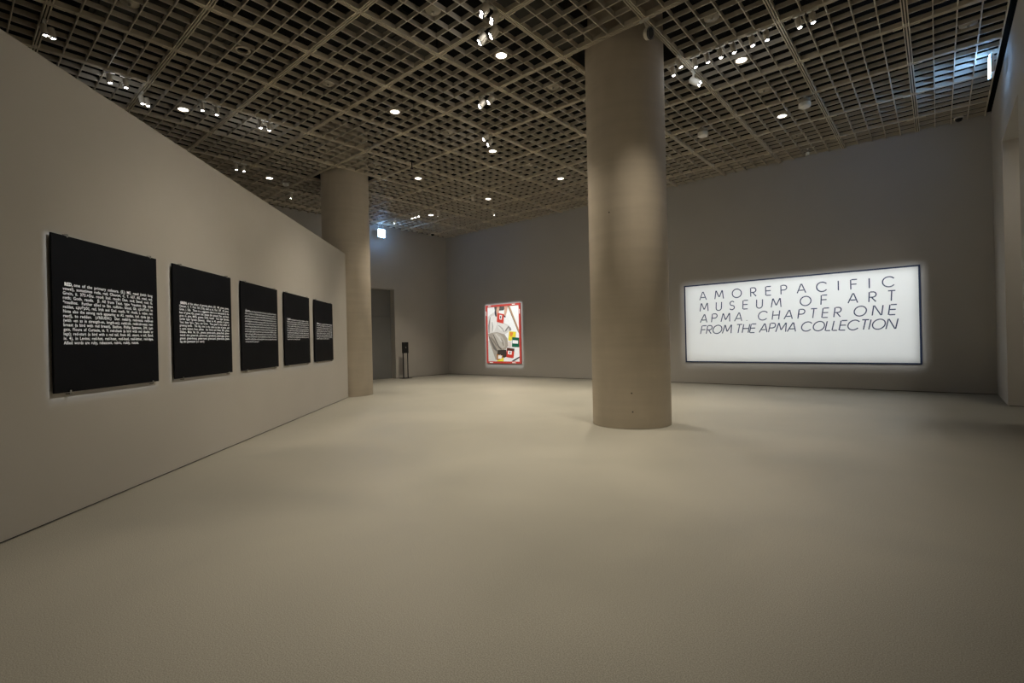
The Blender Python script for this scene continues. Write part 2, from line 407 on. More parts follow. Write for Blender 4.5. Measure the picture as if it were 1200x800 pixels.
def text_verts(line, size, bold, xscale_to=None):
    """triangulated outlines of one line, baseline at y=0, left edge at x=0"""
    cu = bpy.data.curves.new('t', 'FONT'); cu.body = line; cu.size = size; cu.offset = bold; cu.resolution_u = 2; cu.fill_mode = 'FRONT'; cu.space_word = 1.7; cu.space_character = 1.06
    o = bpy.data.objects.new('t', cu); COL.objects.link(o)
    dg = bpy.context.evaluated_depsgraph_get(); me = bpy.data.meshes.new_from_object(o.evaluated_get(dg))
    vs_ = [v.co.copy() for v in me.vertices]; fs = [tuple(p.vertices) for p in me.polygons]
    bpy.data.objects.remove(o); bpy.data.curves.remove(cu); bpy.data.meshes.remove(me)
    x0 = min(v.x for v in vs_); x1 = max(v.x for v in vs_)
    k = (xscale_to / (x1 - x0)) if xscale_to else 1.0
    return [((v.x - x0) * k, v.y, 0) for v in vs_], fs
def word_marks(b, x0, x1, y, xh, rnd, z):
    """tiny print, too small in the photograph to read: ragged strokes grouped in words"""
    x = x0
    while x < x1 - xh * 0.5:
        for _ in range(rnd.randint(2, 9)):
            if x > x1 - xh * 0.4: break
            w_ = xh * 0.22; k = rnd.random(); h = xh * (1.55 if k > 0.78 else 1.0); lo = -xh * 0.5 if k < 0.08 else 0
            b.add([(x, y + lo, z), (x + w_, y + lo, z), (x + w_, y + h, z), (x, y + h, z)], [(0, 1, 2, 3)])
            if rnd.random() < 0.75:
                yy = y + (xh * 0.82 if rnd.random() < 0.6 else 0.0)
                b.add([(x, yy, z), (x + xh*0.55, yy, z), (x + xh*0.55, yy + xh*0.18, z), (x, yy + xh*0.18, z)], [(0, 1, 2, 3)])
            x += xh * (0.62 + 0.2 * rnd.random())
        x += xh * 0.5
PLAB = ['black square text panel nearest the viewer, its white lettering opening with RED',
        'black square text panel second from the left, its white lettering opening with GREEN',
        'middle of the five black square text panels on the partition',
        'black square text panel second from the far end of the partition row',
        'black square text panel at the far end of the row, nearest the column']
LAY = [(0.078, 0.94, 0.296, 0.700, 14, 1.0), (0.085, 0.945, 0.318, 0.690, 13, 0.45), (0.09, 0.95, 0.312, 0.690, 13, 0.4), (0.1, 0.95, 0.352, 0.655, 10, 0.55), (0.11, 0.955, 0.366, 0.640, 9, 0.8)]
for k in range(5):
    root = thing('text_panel', PLAB[k], 'panel', wallM(4.503 + k * PITCH_S, PZ0), 'black text panels along the angled partition')
    MB().box(0, PW, 0, PW, 0.022, 0.034).build('board', M['panel'], root)
    MB().box(0.12, PW - 0.12, 0.12, PW - 0.12, 0.0, 0.022).build('mounting_frame', M['black'], root)
    u0, u1, v0, v1, n, last = LAY[k]
    b = MB(); rnd = random.Random(40 + k)
    lp = (v1 - v0) * PW / n
    for r_ in range(n):
        by = PW * (1 - v0) - lp * (r_ + 0.80)
        xa = u0 * PW + (0.02 if r_ == 0 else 0); xb = u1 * PW
        if r_ == n - 1: xb = xa + (xb - xa) * last * (0.80 if k == 0 else 1)
        if k in TXT:
            ln = TXT[k][r_]
            if r_ == 0:
                hw, ln = ln.split(',', 1)
                wd, fs = text_verts(hw + ',', lp * 1.02, 0.0018)
                b.add([(x + xa, y + by, 0.0352) for x, y, _ in wd], fs)
                xa += max(v[0] for v in wd) + lp * 0.35
            vs_, fs = text_verts(ln.strip(), lp * 0.98, 0.0005 if k == 0 else 0.0006, xb - xa)
            b.add([(x + xa, y + by, 0.0352) for x, y, _ in vs_], fs)
        else:
            word_marks(b, xa, xb, by, lp * 0.39, rnd, 0.0352)
            if r_ == 0: word_marks(b, xa, xa + 0.16, by + 0.004, lp * 0.6, rnd, 0.0354)
    b.build('lettering', M['ink'], root)['kind'] = 'stuff'      # print too small to pick apart
    for sx in (0.12, 0.925):
        for top in (0, 1):
            y = PW if top else 0.0
            cl = MB().box(PW*sx - 0.008, PW*sx + 0.008, y - 0.012, y + 0.016, 0.036, 0.040)
            cl.box(PW*sx - 0.008, PW*sx + 0.008, (y + 0.010) if top else (y - 0.02), (y + 0.016) if top else (y - 0.012), 0.0, 0.040)
            if not top: cl.box(PW*sx - 0.008, PW*sx + 0.008, y - 0.02, y + 0.012, 0.036, 0.040)
            cl.build('clip', M['clip'], root)

# ------------------------------------------------------------------ bright sign on the back wall
SX0, SX1, SZ0, SZ1 = -6.14, -0.33, CAM_H - 0.795, CAM_H + 1.625
SW, SH = SX1 - SX0, SZ1 - SZ0
def backM(x, z, out=0.0):
    mm = Matrix((Vector((1, 0, 0)), Vector((0, 0, 1)), Vector((0, -1, 0)))).transposed().to_4x4(); mm.translation = (x, YB - out, z); return mm
sign = thing('exhibition_sign', 'wide white exhibition title sign with thin navy border and slanted capital lettering', 'sign', backM(SX0, SZ0))
MB().box(0, SW, 0, SH, 0.0, 0.030).build('face_board', M['signface'], sign)
bd = MB(); t = 0.034
bd.box(-0.004, SW + 0.004, -0.004, t, 0.001, 0.034); bd.box(-0.004, SW + 0.004, SH - t, SH + 0.004, 0.001, 0.034)
bd.box(-0.004, t, t, SH - t, 0.001, 0.034); bd.box(SW - t, SW + 0.004, t, SH - t, 0.001, 0.034)
bd.build('border', M['navy'], sign)
def arc(cx, cy, rx, ry, a0, a1, n=20): return [(cx + rx*math.cos(math.radians(a0 + (a1-a0)*i/n)), cy + ry*math.sin(math.radians(a0 + (a1-a0)*i/n))) for i in range(n + 1)]
GL = {  # letter: (advance width, strokes) with cap height 1
 'A': (0.82, [[(0, 0), (0.39, 1)], [(0.44, 1), (0.82, 0)], [(0.19, 0.30), (0.63, 0.30)]]),
 'M': (1.0, [[(0, 0), (0.13, 1)], [(0.16, 1), (0.49, 0.22)], [(0.52, 0.22), (0.85, 1)], [(0.88, 1), (1.0, 0)]]),
 'O': (1.02, [arc(0.51, 0.5, 0.51, 0.5, 0, 360, 36)]),
 'C': (0.95, [arc(0.51, 0.5, 0.51, 0.5, 38, 322, 30)]),
 'R': (0.58, [[(0, 0), (0, 1)], [(0.06, 1), (0.3, 1)] + arc(0.3, 0.735, 0.27, 0.265, 90, -90, 14) + [(0.06, 0.47)], [(0.24, 0.42), (0.58, 0)]]),
 'P': (0.58, [[(0, 0), (0, 1)], [(0.06, 1), (0.3, 1)] + arc(0.3, 0.735, 0.28, 0.265, 90, -90, 14) + [(0.06, 0.47)]]),
 'E': (0.54, [[(0, 0), (0, 1)], [(0.06, 1), (0.54, 1)], [(0.06, 0.52), (0.52, 0.52)], [(0.06, 0), (0.54, 0)]]),
 'F': (0.54, [[(0, 0), (0, 1)], [(0.06, 1), (0.54, 1)], [(0.06, 0.52), (0.5, 0.52)]]),
 'I': (0.06, [[(0, 0), (0, 1)]]),
 'L': (0.46, [[(0, 0), (0, 1)], [(0.06, 0), (0.46, 0)]]),
 'T': (0.58, [[(0, 1), (0.58, 1)], [(0.29, 0), (0.29, 0.94)]]),
 'H': (0.66, [[(0, 0), (0, 1)], [(0.66, 0), (0.66, 1)], [(0.06, 0.5), (0.60, 0.5)]]),
 'N': (0.76, [[(0, 0), (0, 1)], [(0.05, 1), (0.71, 0)], [(0.76, 0), (0.76, 1)]]),
 'U': (0.62, [[(0, 1), (0, 0.32)] + arc(0.31, 0.31, 0.31, 0.31, 180, 360, 16) + [(0.62, 0.32), (0.62, 1)]]),
 'S': (0.56, [arc(0.28, 0.755, 0.23, 0.245, 30, 270, 14) + arc(0.28, 0.255, 0.27, 0.255, 90, -150, 14)]),
 '.': (0.05, [[(0, 0), (0.001, 0.07)]]),
}
def stroke(b, pts, w_, z):
    n = len(pts); Lp = []; Rp = []
    for i, p in enumerate(pts):
        a = pts[max(0, i - 1)]; c = pts[min(n - 1, i + 1)]
        d = Vector((c[0] - a[0], c[1] - a[1]))
        if d.length < 1e-9: d = Vector((0, 1))
        d.normalize(); nx, ny = -d.y * w_ / 2, d.x * w_ / 2
        Lp.append((p[0] + nx, p[1] + ny, z)); Rp.append((p[0] - nx, p[1] - ny, z))
    b.add(Lp + Rp, [(i, n + i, n + i + 1, i + 1) for i in range(n - 1)])
TX0, TX1 = -5.655 - SX0, -0.825 - SX0
CAP = 0.252
for k, (line, slant, sp) in enumerate((('AMOREPACIFIC', 0.0, 0), ('MUSEUM OF ART', 3.0, 1.6), ('APMA. CHAPTER ONE', 8.0, 1.15), ('FROM THE APMA COLLECTION', 12.0, 0.62))):
    y0 = SH * (1 - (0.199, 0.345, 0.489, 0.635)[k])
    tot = sum(GL[c][0] for c in line if c != ' ') * CAP; ns = line.count(' '); ng = len(line.replace(' ', '')) - 1
    room = (TX1 - TX0) - tot
    if k in (0,): track = room / ng; space = 0
    else: track = (room - ns * sp * CAP * 0.55) / ng; space = sp * CAP * 0.55
    if k == 1: track = room / (ng + ns * 1.0); space = track
    if k == 2: track = room / (ng + ns * 1.1); space = track * 1.1
    x = TX0
    for ch in line:
        if ch == ' ': x += space; continue
        adv, sts = GL[ch]
        lt = MB()
        for st in sts:
            pts = [(x + CAP * (px + (py) * math.tan(math.radians(slant)) - 0.0), y0 + CAP * py) for px, py in st]
            stroke(lt, pts, CAP * 0.108, 0.0325)
        lt.build('letter', M['navy'], sign)
        x += adv * CAP + track

# ------------------------------------------------------------------ framed picture on the back wall
AX0, AX1, AZ0, AZ1 = -14.88, -12.94, CAM_H - 0.93, CAM_H + 1.56
AW, AH = AX1 - AX0, AZ1 - AZ0
art = thing('framed_picture', 'tall red-framed picture of a crouching figure among books on the back wall', 'picture', backM(AX0, AZ0))
fr = MB(); t = 0.085
fr.box(0, AW, 0, t, 0, 0.06); fr.box(0, AW, AH - t, AH, 0, 0.06); fr.box(0, t, t, AH - t, 0, 0.06); fr.box(AW - t, AW, t, AH - t, 0, 0.06)
fr.build('frame', flat('frame_red', (0.50, 0.06, 0.045)), art)
canvas = MB().box(t, AW - t, t, AH - t, 0.01, 0.035).build('canvas', flat('canvas_white', (0.84, 0.82, 0.78)), art)
def px(x, y):
    u = (x - 85) / 322; v = (y - (145 - 27 * u)) / (535 + 37 * u); return (u * AW, (1 - v) * AH)
def inside(p): return (min(max(p[0], t + 0.004), AW - t - 0.004), min(max(p[1], t + 0.004), AH - t - 0.004))
ART = [('printed_floor', (0.62, 0.61, 0.55), [(98, 470), (108, 470), (175, 655), (165, 662), (98, 662)]),
 ('printed_shirt', (0.66, 0.61, 0.55), [(100, 250), (135, 222), (172, 205), (190, 250), (255, 305), (300, 330), (318, 360), (290, 395), (262, 412), (190, 392), (140, 395), (105, 405)]),
 ('printed_shirt_fold', (0.78, 0.74, 0.68), [(122, 250), (168, 232), (186, 262), (186, 330), (160, 385), (140, 388), (132, 330)]),
 ('printed_shirt_fold', (0.74, 0.70, 0.64), [(196, 305), (250, 312), (285, 338), (262, 380), (220, 378), (196, 345)]),
 ('printed_shirt_shadow', (0.25, 0.22, 0.20), [(103, 330), (122, 250), (128, 252), (118, 330), (114, 398), (104, 402)]),
 ('printed_shirt_shadow', (0.22, 0.20, 0.18), [(262, 378), (298, 332), (304, 338), (270, 388)]),
 ('printed_trousers', (0.36, 0.31, 0.25), [(100, 408), (142, 396), (190, 392), (258, 412), (284, 455), (288, 520), (268, 552), (192, 572), (182, 640), (170, 655), (112, 480)]),
 ('printed_trouser_knee', (0.47, 0.42, 0.35), [(150, 400), (195, 398), (235, 430), (262, 480), (262, 530), (235, 548), (208, 520), (170, 470), (148, 430)]),
 ('printed_trouser_fold', (0.13, 0.11, 0.09), [(146, 412), (154, 412), (205, 525), (232, 552), (222, 558), (196, 532)]),
 ('printed_trouser_fold', (0.15, 0.13, 0.11), [(104, 430), (112, 432), (186, 560), (180, 575), (150, 545)]),
 ('printed_trouser_fold', (0.22, 0.19, 0.15), [(120, 440), (128, 436), (160, 470), (186, 520), (180, 524), (150, 480)]),
 ('printed_trouser_fold', (0.24, 0.20, 0.16), [(190, 420), (196, 418), (240, 470), (252, 520), (244, 522), (230, 476)]),
 ('printed_trouser_fold', (0.62, 0.57, 0.50), [(168, 408), (178, 404), (216, 440), (238, 486), (226, 484), (198, 446)]),
 ('printed_shirt_fold', (0.40, 0.37, 0.33), [(140, 300), (146, 296), (152, 340), (148, 386), (142, 386)]),
 ('printed_shirt_fold', (0.42, 0.39, 0.35), [(200, 330), (206, 326), (240, 352), (262, 392), (254, 394), (232, 360)]),
 ('printed_sleeve_edge', (0.30, 0.27, 0.24), [(296, 336), (316, 350), (322, 372), (306, 384), (300, 360)]),
 ('printed_hair', (0.10, 0.09, 0.08), [(166, 152), (262, 150), (266, 176), (250, 188), (200, 192), (172, 196)]),
 ('printed_collar', (0.05, 0.05, 0.06), [(168, 196), (184, 192), (190, 244), (178, 248), (170, 225)]),
 ('printed_collar', (0.05, 0.05, 0.06), [(252, 232), (262, 226), (272, 240), (272, 256), (258, 252)]),
 ('printed_arm', (0.62, 0.36, 0.25), [(192, 152), (218, 150), (212, 190), (204, 245), (190, 248), (186, 200)]),
 ('printed_arm', (0.62, 0.36, 0.25), [(262, 150), (296, 148), (286, 190), (272, 245), (258, 232), (262, 190)]),
 ('printed_red_book', (0.58, 0.05, 0.03), [(197, 212), (258, 224), (250, 312), (188, 296)]),
 ('printed_book_label', (0.84, 0.82, 0.78), [(216, 230), (240, 234), (235, 276), (214, 271)]),
 ('printed_book_mark', (0.05, 0.04, 0.04), [(222, 240), (231, 242), (228, 266), (220, 264)]),
 ('printed_stick', (0.45, 0.28, 0.16), [(294, 149), (312, 147), (390, 370), (390, 408)]),
 ('printed_stick_edge', (0.10, 0.06, 0.04), [(294, 149), (299, 149), (388, 400), (384, 395)]),
 ('printed_yellow_book', (0.78, 0.62, 0.04), [(302, 384), (364, 390), (360, 440), (330, 442), (322, 474), (292, 470)]),
 ('printed_orange_patch', (0.72, 0.25, 0.05), [(308, 392), (338, 394), (335, 420), (318, 440), (306, 420)]),
 ('printed_hand', (0.72, 0.62, 0.54), [(286, 482), (318, 480), (316, 530), (292, 536)]),
 ('printed_green_book', (0.01, 0.11, 0.06), [(330, 440), (390, 446), (390, 535), (324, 530)]),
 ('printed_book_label', (0.84, 0.82, 0.78), [(332, 468), (382, 472), (380, 502), (330, 498)]),
 ('printed_dark_shoe', (0.05, 0.04, 0.03), [(190, 560), (270, 556), (276, 620), (244, 634), (214, 600), (186, 612)]),
 ('printed_dark_cover', (0.10, 0.03, 0.02), [(280, 538), (346, 548), (344, 574), (276, 566)]),
 ('printed_red_book', (0.58, 0.05, 0.03), [(276, 566), (344, 574), (335, 636), (272, 626)]),
 ('printed_book_label', (0.84, 0.82, 0.78), [(288, 566), (324, 570), (320, 604), (286, 598)]),
 ('printed_book_mark', (0.05, 0.04, 0.04), [(302, 574), (312, 575), (309, 596), (301, 594)]),
 ('printed_brown_book', (0.42, 0.16, 0.03), [(182, 596), (240, 612), (232, 650), (182, 655)]),
 ('printed_book_label', (0.84, 0.82, 0.78), [(196, 606), (232, 612), (226, 642), (194, 640)]),
 ('printed_yellow_strip', (0.85, 0.72, 0.05), [(182, 664), (246, 628), (244, 664)]),
 ('printed_black_bar', (0.03, 0.03, 0.03), [(318, 664), (390, 622), (390, 634), (336, 666)])]
mats = {}
for k, (nm, c, pts) in enumerate(ART):
    if c not in mats: mats[c] = flat('ink_' + nm, c)
    MB().slab([inside(px(*q)) for q in pts], 0.0345, 0.0355 + 0.0004 * k).build(nm, mats[c], canvas)
for (cu_, cv, w_, h_) in ((0.12, 0.985, 0.1, 0.02), (0.82, 0.985, 0.1, 0.02), (0.14, 0.015, 0.12, 0.02), (0.8, 0.015, 0.12, 0.02), (0.015, 0.86, 0.02, 0.12), (0.985, 0.86, 0.02, 0.12)):
    MB().box(AW*cu_ - w_*0.8, AW*cu_ + w_*0.8, AH*cv - h_*0.8, AH*cv + h_*0.8, 0.058, 0.066).build('corner_clip', M['white'], art)

# ------------------------------------------------------------------ hygrometer stand
st = thing('floor_stand', 'slim black two-legged stand with box head beside the left doorway', 'stand', T(-17.02, 12.86, 0) @ Matrix.Rotation(math.radians(-8), 4, 'Z'))
MB().box(-0.16, 0.16, -0.22, 0.22, 0, 0.018).build('base_plate', M['black'], st)
for s in (-1, 1): MB().box(-0.016, 0.016, s*0.105 - 0.016, s*0.105 + 0.016, 0.018, 1.50).build('leg', M['black'], st)
hd = MB().box(-0.05, 0.05, -0.125, 0.125, 1.06, 1.52).build('head', M['black'], st)
MB().box(0.05, 0.054, -0.02, 0.02, 1.27, 1.33).build('indicator', M['clip'], hd)

# ------------------------------------------------------------------ exit signs (lit boxes hung from the grid)
def exit_sign(pos, label, sgn):
    e = thing('exit_sign', label, 'exit sign', T(*pos))
    MB().box(-0.012 if sgn > 0 else -0.004, 0.028 if sgn > 0 else 0.012, -0.15, 0.15, -0.155, 0.155).build('lit_face', M['exit'], e)
    MB().box(*((-0.06, -0.012) if sgn > 0 else (0.012, 0.06)), -0.15, 0.15, -0.15, 0.15).build('housing', M['lampbody'], e)
    for y in (-0.1, 0.1): MB().tube((-0.036*sgn, y, 0.15), (-0.036*sgn, y, ZC - pos[2]), 0.006, 8).build('hanger_rod', M['lampbody'], e)
exit_sign((-17.0, 11.80, CAM_H + 4.47), 'glowing square exit sign hung beside the far left wall above the doorway', 1)
exit_sign((0.74, 12.15, CAM_H + 4.62), 'glowing exit sign seen edge-on under the ceiling by the right wall', -1)

# ------------------------------------------------------------------ downlights
ring = MB().lathe([(0.088, 0.0), (0.088, -0.004), (0.112, -0.004), (0.115, 0.0), (0.115, 0.03), (0.088, 0.03)], 32)
ring_me = ring.mesh('ring', M['rail']); can_me = MB().lathe([(0.105, 0.03), (0.105, 0.2)], 24).disc(0.105, 0.2, 24, False).mesh('can', M['black'])
dif_me = MB().lathe([(0.088, 0.004), (0.06, 0.0)], 32).disc(0.06, 0.0, 32).mesh('diffuser', M['down'])
dark_me = MB().lathe([(0.088, 0.03), (0.06, 0.12)], 32).disc(0.06, 0.12, 32).mesh('reflector', M['black'])
LIT = {(-3.5, 4.5): 'lit round downlight highest in the picture, between left panels and the large column',
 (-5.5, 4.5): 'lit round downlight left of the big column, second below the topmost one',
 (-5.5, 6.5): 'lit round downlight directly below the topmost one, beside small paired spotlights',
 (-7.5, 6.5): 'small lit round downlight right of the far column, under a black pendant rod',
 (-5.5, 8.5): 'small lit round downlight closest to the large column on its left',
 (-7.5, 8.5): 'small lit round downlight above the red-framed picture',
 (-9.5, 8.5): 'farthest lit round downlight, right of a trio of tiny spotlights near the exit sign',
 (-7.5, 2.5): 'lit round downlight over the partition top, left of a pair of spotlights',
 (-9.5, 4.5): 'lit round downlight just left of the far column, low over the partition',
 (-1.5, 6.5): 'lit round downlight under the row of spotlights right of the large column',
 (-1.5, 8.5): 'lit round downlight above the white sign, beside a hanging drum',
 (-3.5, 6.5): 'lit round downlight hidden behind the large column',
 (-3.5, 8.5): 'lit round downlight far behind the large column',
 (-3.5, 2.5): 'unseen lit downlight added over the floor before the partition, above the frame',  # from here on: unseen downlights added along the pattern to light the foreground
 (-1.5, 4.5): 'unseen lit downlight added in front of the large column, above the frame',
 (-1.5, 2.5): 'unseen lit downlight added over the foreground floor, above the frame',
 (-1.5, 0.5): 'unseen lit downlight added beside the viewer, above the frame',
}
DIM = {(-5.5, 2.5): 'unlit dark downlight ring high on the left of the ceiling', (-7.5, 4.5): 'unlit dark downlight ring just above the far column'}
NARROW = {(-1.5, 2.5), (-1.5, 0.5), (-1.5, 6.5), (-1.5, 8.5)}
FACT = {(-1.5, 4.5): 1.15, (-3.5, 4.5): 1.2, (-1.5, 2.5): 0.95, (-1.5, 0.5): 0.5, (-3.5, 2.5): 0.8, (-1.5, 8.5): 0.55, (-1.5, 6.5): 0.7, (-5.5, 6.5): 1.25, (-7.5, 6.5): 1.25, (-5.5, 8.5): 1.25, (-7.5, 8.5): 1.25, (-9.5, 8.5): 1.3, (-3.5, 6.5): 1.2, (-3.5, 8.5): 1.1}
for (i, j), lab in list(LIT.items()) + list(DIM.items()):
    d = thing('downlight', lab, 'downlight', T(gx(i), gy(j), ZC + 0.006), 'round downlights set in the grid')
    link('ring', ring_me, d); link('can', can_me, d)
    if (i, j) in LIT:
        link('diffuser', dif_me, d)
        spot_light('downlight_beam', (gx(i), gy(j), ZC - 0.012), (0, 0, -1), P_DOWN * FACT.get((i, j), 1.0), 66 if (i, j) in NARROW else 84, 1.0, WARM, 0.06)
    else: link('reflector', dark_me, d)

# ------------------------------------------------------------------ round ceiling plates (speakers)
pl_me = MB().lathe([(0.0, 0.022), (0.02, 0.024), (0.022, 0.03), (0.108, 0.034), (0.115, 0.042), (0.115, 0.06), (0.0, 0.06)], 36).mesh('plate', M['disc'])
kn_me = MB().cyl(0.018, 0.005, 0.03, 14).mesh('knob', M['clip'])
for (i, j), lab in {(-3.5, 3.5): 'round speaker plate at the top edge of the picture, left of the clustered spotlights',
  (-3.5, 5.5): 'round speaker plate in the grid just left of the large column top', (-5.5, 3.5): 'round speaker plate high on the left, above the far column',
  (-5.5, 1.5): 'round speaker plate at the top left corner of the ceiling', (-1.5, 5.5): 'round speaker plate above the row of spotlights right of the large column',
  (-1.5, 7.5): 'round speaker plate below the row of spotlights, above a drum', (-5.5, 5.5): 'faint round speaker plate left of the paired spotlights in mid ceiling',
  (-1.5, 9.5): 'farthest round speaker plate on the right, over the back wall', (0.5, 7.5): 'round speaker plate at upper right near the edge-on exit sign',
  (-7.5, 3.5): 'round speaker plate over the partition top, left of the far column', (-7.5, 5.5): 'round speaker plate right of the far column top', (-5.5, 7.5): 'faint round speaker plate in the far ceiling left of the large column'}.items():
    d = thing('ceiling_speaker', lab, 'speaker', T(gx(i), gy(j), ZC - 0.006), 'round plates set in the grid')
    link('plate', pl_me, d); link('knob', kn_me, d)
d = thing('void_speaker', 'pale round plate half hidden in the void at upper left ceiling', 'speaker', T(gx(-4.87), gy(2.12), ZC + 0.13))
link('plate', pl_me, d); MB().tube((0, 0, 0.06), (0, 0, ZS - ZC - 0.13), 0.006, 6).build('hanger_rod', M['duct'], d)

# ------------------------------------------------------------------ track spotlights
ad_me = MB().box(-0.075, 0.075, -0.018, 0.018, -0.03, 0).mesh('adapter', M['white'])
arm_me = MB().tube((0, 0, -0.03), (0, 0, -0.085), 0.012, 10).mesh('arm', M['lampbody'])
hd_me = MB().lathe([(0.0, 0.08), (0.037, 0.08), (0.044, 0.072), (0.044, -0.062), (0.042, -0.066), (0.024, -0.066), (0.024, -0.060)], 24).mesh('head', M['lampbody'])
ln_me = MB().lathe([(0.0255, -0.064), (0.021, -0.071), (0.011, -0.0755), (0.0, -0.076)], 20).mesh('lens', M['lens'])
sn_me = MB().lathe([(0.044, -0.055), (0.0455, -0.055), (0.0455, -0.067), (0.036, -0.067)], 20).mesh('rim', M['black'])
def head_at(root, off, d, name='head'):
    # lamp head hung below the adapter; d in world, root unrotated except z handled by caller
    q = Vector(d).normalized().to_track_quat('-Z', 'Y').to_matrix().to_4x4()
    h = link(name, hd_me, root, Matrix.Translation(off) @ q)
    link('lens', ln_me, h); link('rim', sn_me, h)
    return h
def spotlight(i, j, along, d, label, group):
    z = ZC - (0.012 if along == 'y' else 0.009)
    t_ = thing('track_spotlight', label, 'spotlight', T(gx(i), gy(j), z), group)
    link('adapter', ad_me, t_, Matrix.Rotation(math.pi/2 if along == 'y' else 0, 4, 'Z')); link('arm', arm_me, t_)
    head_at(t_, (0, 0, -0.14), d)
    return t_
ORD = ['first', 'second', 'third', 'fourth', 'fifth', 'sixth', 'seventh', 'eighth']
for k, i in enumerate((-2.12, -1.86, -1.72, -1.58, -1.44, -1.25, -1.11)):
    spotlight(i, 6.0, 'x', (0.12, 0.06 + 0.1*random.random(), -1), 'small track spotlight over the sign side, %s in the row counted from the large column' % ORD[k], 'spotlights in the row right of the large column')
spotlight(-0.81, 6.0, 'x', (0.2, 0.05, -1), 'small track spotlight right of the row, left one of a separate pair', 'spotlights in the row right of the large column')
spotlight(-0.69, 6.0, 'x', (0.1, 0.05, -1), 'small track spotlight right of the row, right one of a separate pair', 'spotlights in the row right of the large column')
spotlight(-2.0, 5.88, 'y', (0.45, 0.2, -1), 'small track spotlight hugging the right side of the large column top', 'spotlights in the row right of the large column')
PAIR = 'spotlights above the partition top'
for (i, j, al, lab) in ((-7, 1.62, 'y', 'left spotlight of the first pair above the partition top at far left'), (-7, 1.77, 'y', 'right spotlight of the first pair above the partition top at far left'),
   (-7, 2.57, 'y', 'left spotlight of the pair right of the downlight over the partition'), (-7, 2.74, 'y', 'right spotlight of the pair right of the downlight over the partition'),
   (-7, 3.30, 'y', 'left spotlight of the tight pair with a lit grid patch beside it'), (-7, 3.42, 'y', 'right spotlight of the tight pair with a lit grid patch beside it'),
   (-9, 3.72, 'y', 'left spotlight of the small pair above the partition near the far column'), (-9, 3.84, 'y', 'right spotlight of the small pair above the partition near the far column')):
    spotlight(i, j, al, (-0.05, 0.08, -1), lab, PAIR)
for (i, j, al, lab) in ((-6.36, 1.0, 'x', 'tilted twin spotlight at the upper left corner by the partition edge'), (-7.34, 2.0, 'x', 'tilted twin spotlight on a rail just above the partition edge')):
    t_ = thing('twin_spotlight', lab, 'spotlight', T(gx(i), gy(j), ZC - 0.009), PAIR)
    link('adapter', ad_me, t_); link('arm', arm_me, t_)
    head_at(t_, (0, 0.0, -0.14), (0.0, 0.2, -1)); head_at(t_, (0.0, 0.085, -0.15), (0.0, 0.2, -1))
# clusters lighting the text panels
CL = 'spotlight clusters lighting the text panels'
clusters = [(-3.0, 3.70, 'y', 'upper left double-lensed spotlight of the cluster at the top of the picture'), (-3.0, 3.84, 'y', 'upper right double-lensed spotlight of the cluster at the top of the picture'),
            (-3.16, 4.0, 'x', 'lower right double-lensed spotlight of the cluster at the top of the picture'), (-3.32, 4.0, 'x', 'lower left double-lensed spotlight of the cluster at the top of the picture'),
            (-4.14, 5.0, 'x', 'right one of the two black-eyed spotlights in mid ceiling'), (-4.30, 5.0, 'x', 'left one of the two black-eyed spotlights in mid ceiling'),
            (-5.0, 5.80, 'y', 'upper spotlight of the small far pair above a lit downlight'), (-5.1, 6.0, 'x', 'lower spotlight of the small far pair above a lit downlight')]
clusters.append((-2.16, 3.0, 'x', 'unseen double-lensed spotlight added over the foreground, above the frame, aimed at the nearest panel'))  # unseen lamp added so the nearest panel is lit from straight in front
targets = [1, 1, 2, 2, 3, 3, 4, 4, 0]
def panel_ctr(k): return wallM(4.503 + k*PITCH_S + PW/2, PZ0 + PW/2).translation
zoom_pos = []
for (i, j, al, lab), tg in zip(clusters, targets):
    p0 = Vector((gx(i), gy(j), ZC)); d = (panel_ctr(tg) - p0).normalized()
    t_ = thing('twin_spotlight', lab, 'spotlight', T(gx(i), gy(j), ZC - 0.01), CL)
    link('adapter', ad_me, t_, Matrix.Rotation(math.pi/2 if al == 'y' else 0, 4, 'Z')); link('arm', arm_me, t_)
    side = d.cross(Vector((0, 0, 1))).normalized() * 0.04
    h = Vector((0, 0, -0.15)); head_at(t_, h + side, d); head_at(t_, h - side, d)
    zoom_pos.append(p0 + Vector((0, 0, -0.16)) + d * 0.13)
# multi-lens projector right of the column
mp_root = thing('multi_spotlight', 'pale spotlight with a cluster of four lenses below the row by the large column', 'spotlight', T(gx(-2.0), gy(6.32), ZC - 0.012))
link('adapter', ad_me, mp_root, Matrix.Rotation(math.pi/2, 4, 'Z')); MB().tube((0, 0, -0.03), (0, 0, -0.16), 0.02, 10).build('arm', M['white'], mp_root)
q = Vector((0.85, 0.1, -0.7)).normalized().to_track_quat('-Z', 'Y').to_matrix().to_4x4()
hh = MB().lathe([(0.0, 0.11), (0.055, 0.11), (0.06, 0.10), (0.06, -0.09), (0.0, -0.09)], 24).build('head', M['white'], mp_root, Matrix.Translation((0.03, 0.02, -0.2)) @ q)
MB().cyl(0.056, -0.094, -0.0895, 24).build('face_plate', M['black'], hh)
for sx in (-1, 1):
    for sy in (-1, 1): MB().disc(0.015, -0.0955, 14, True, sx*0.026, sy*0.026).build('lens', M['lens'], hh)
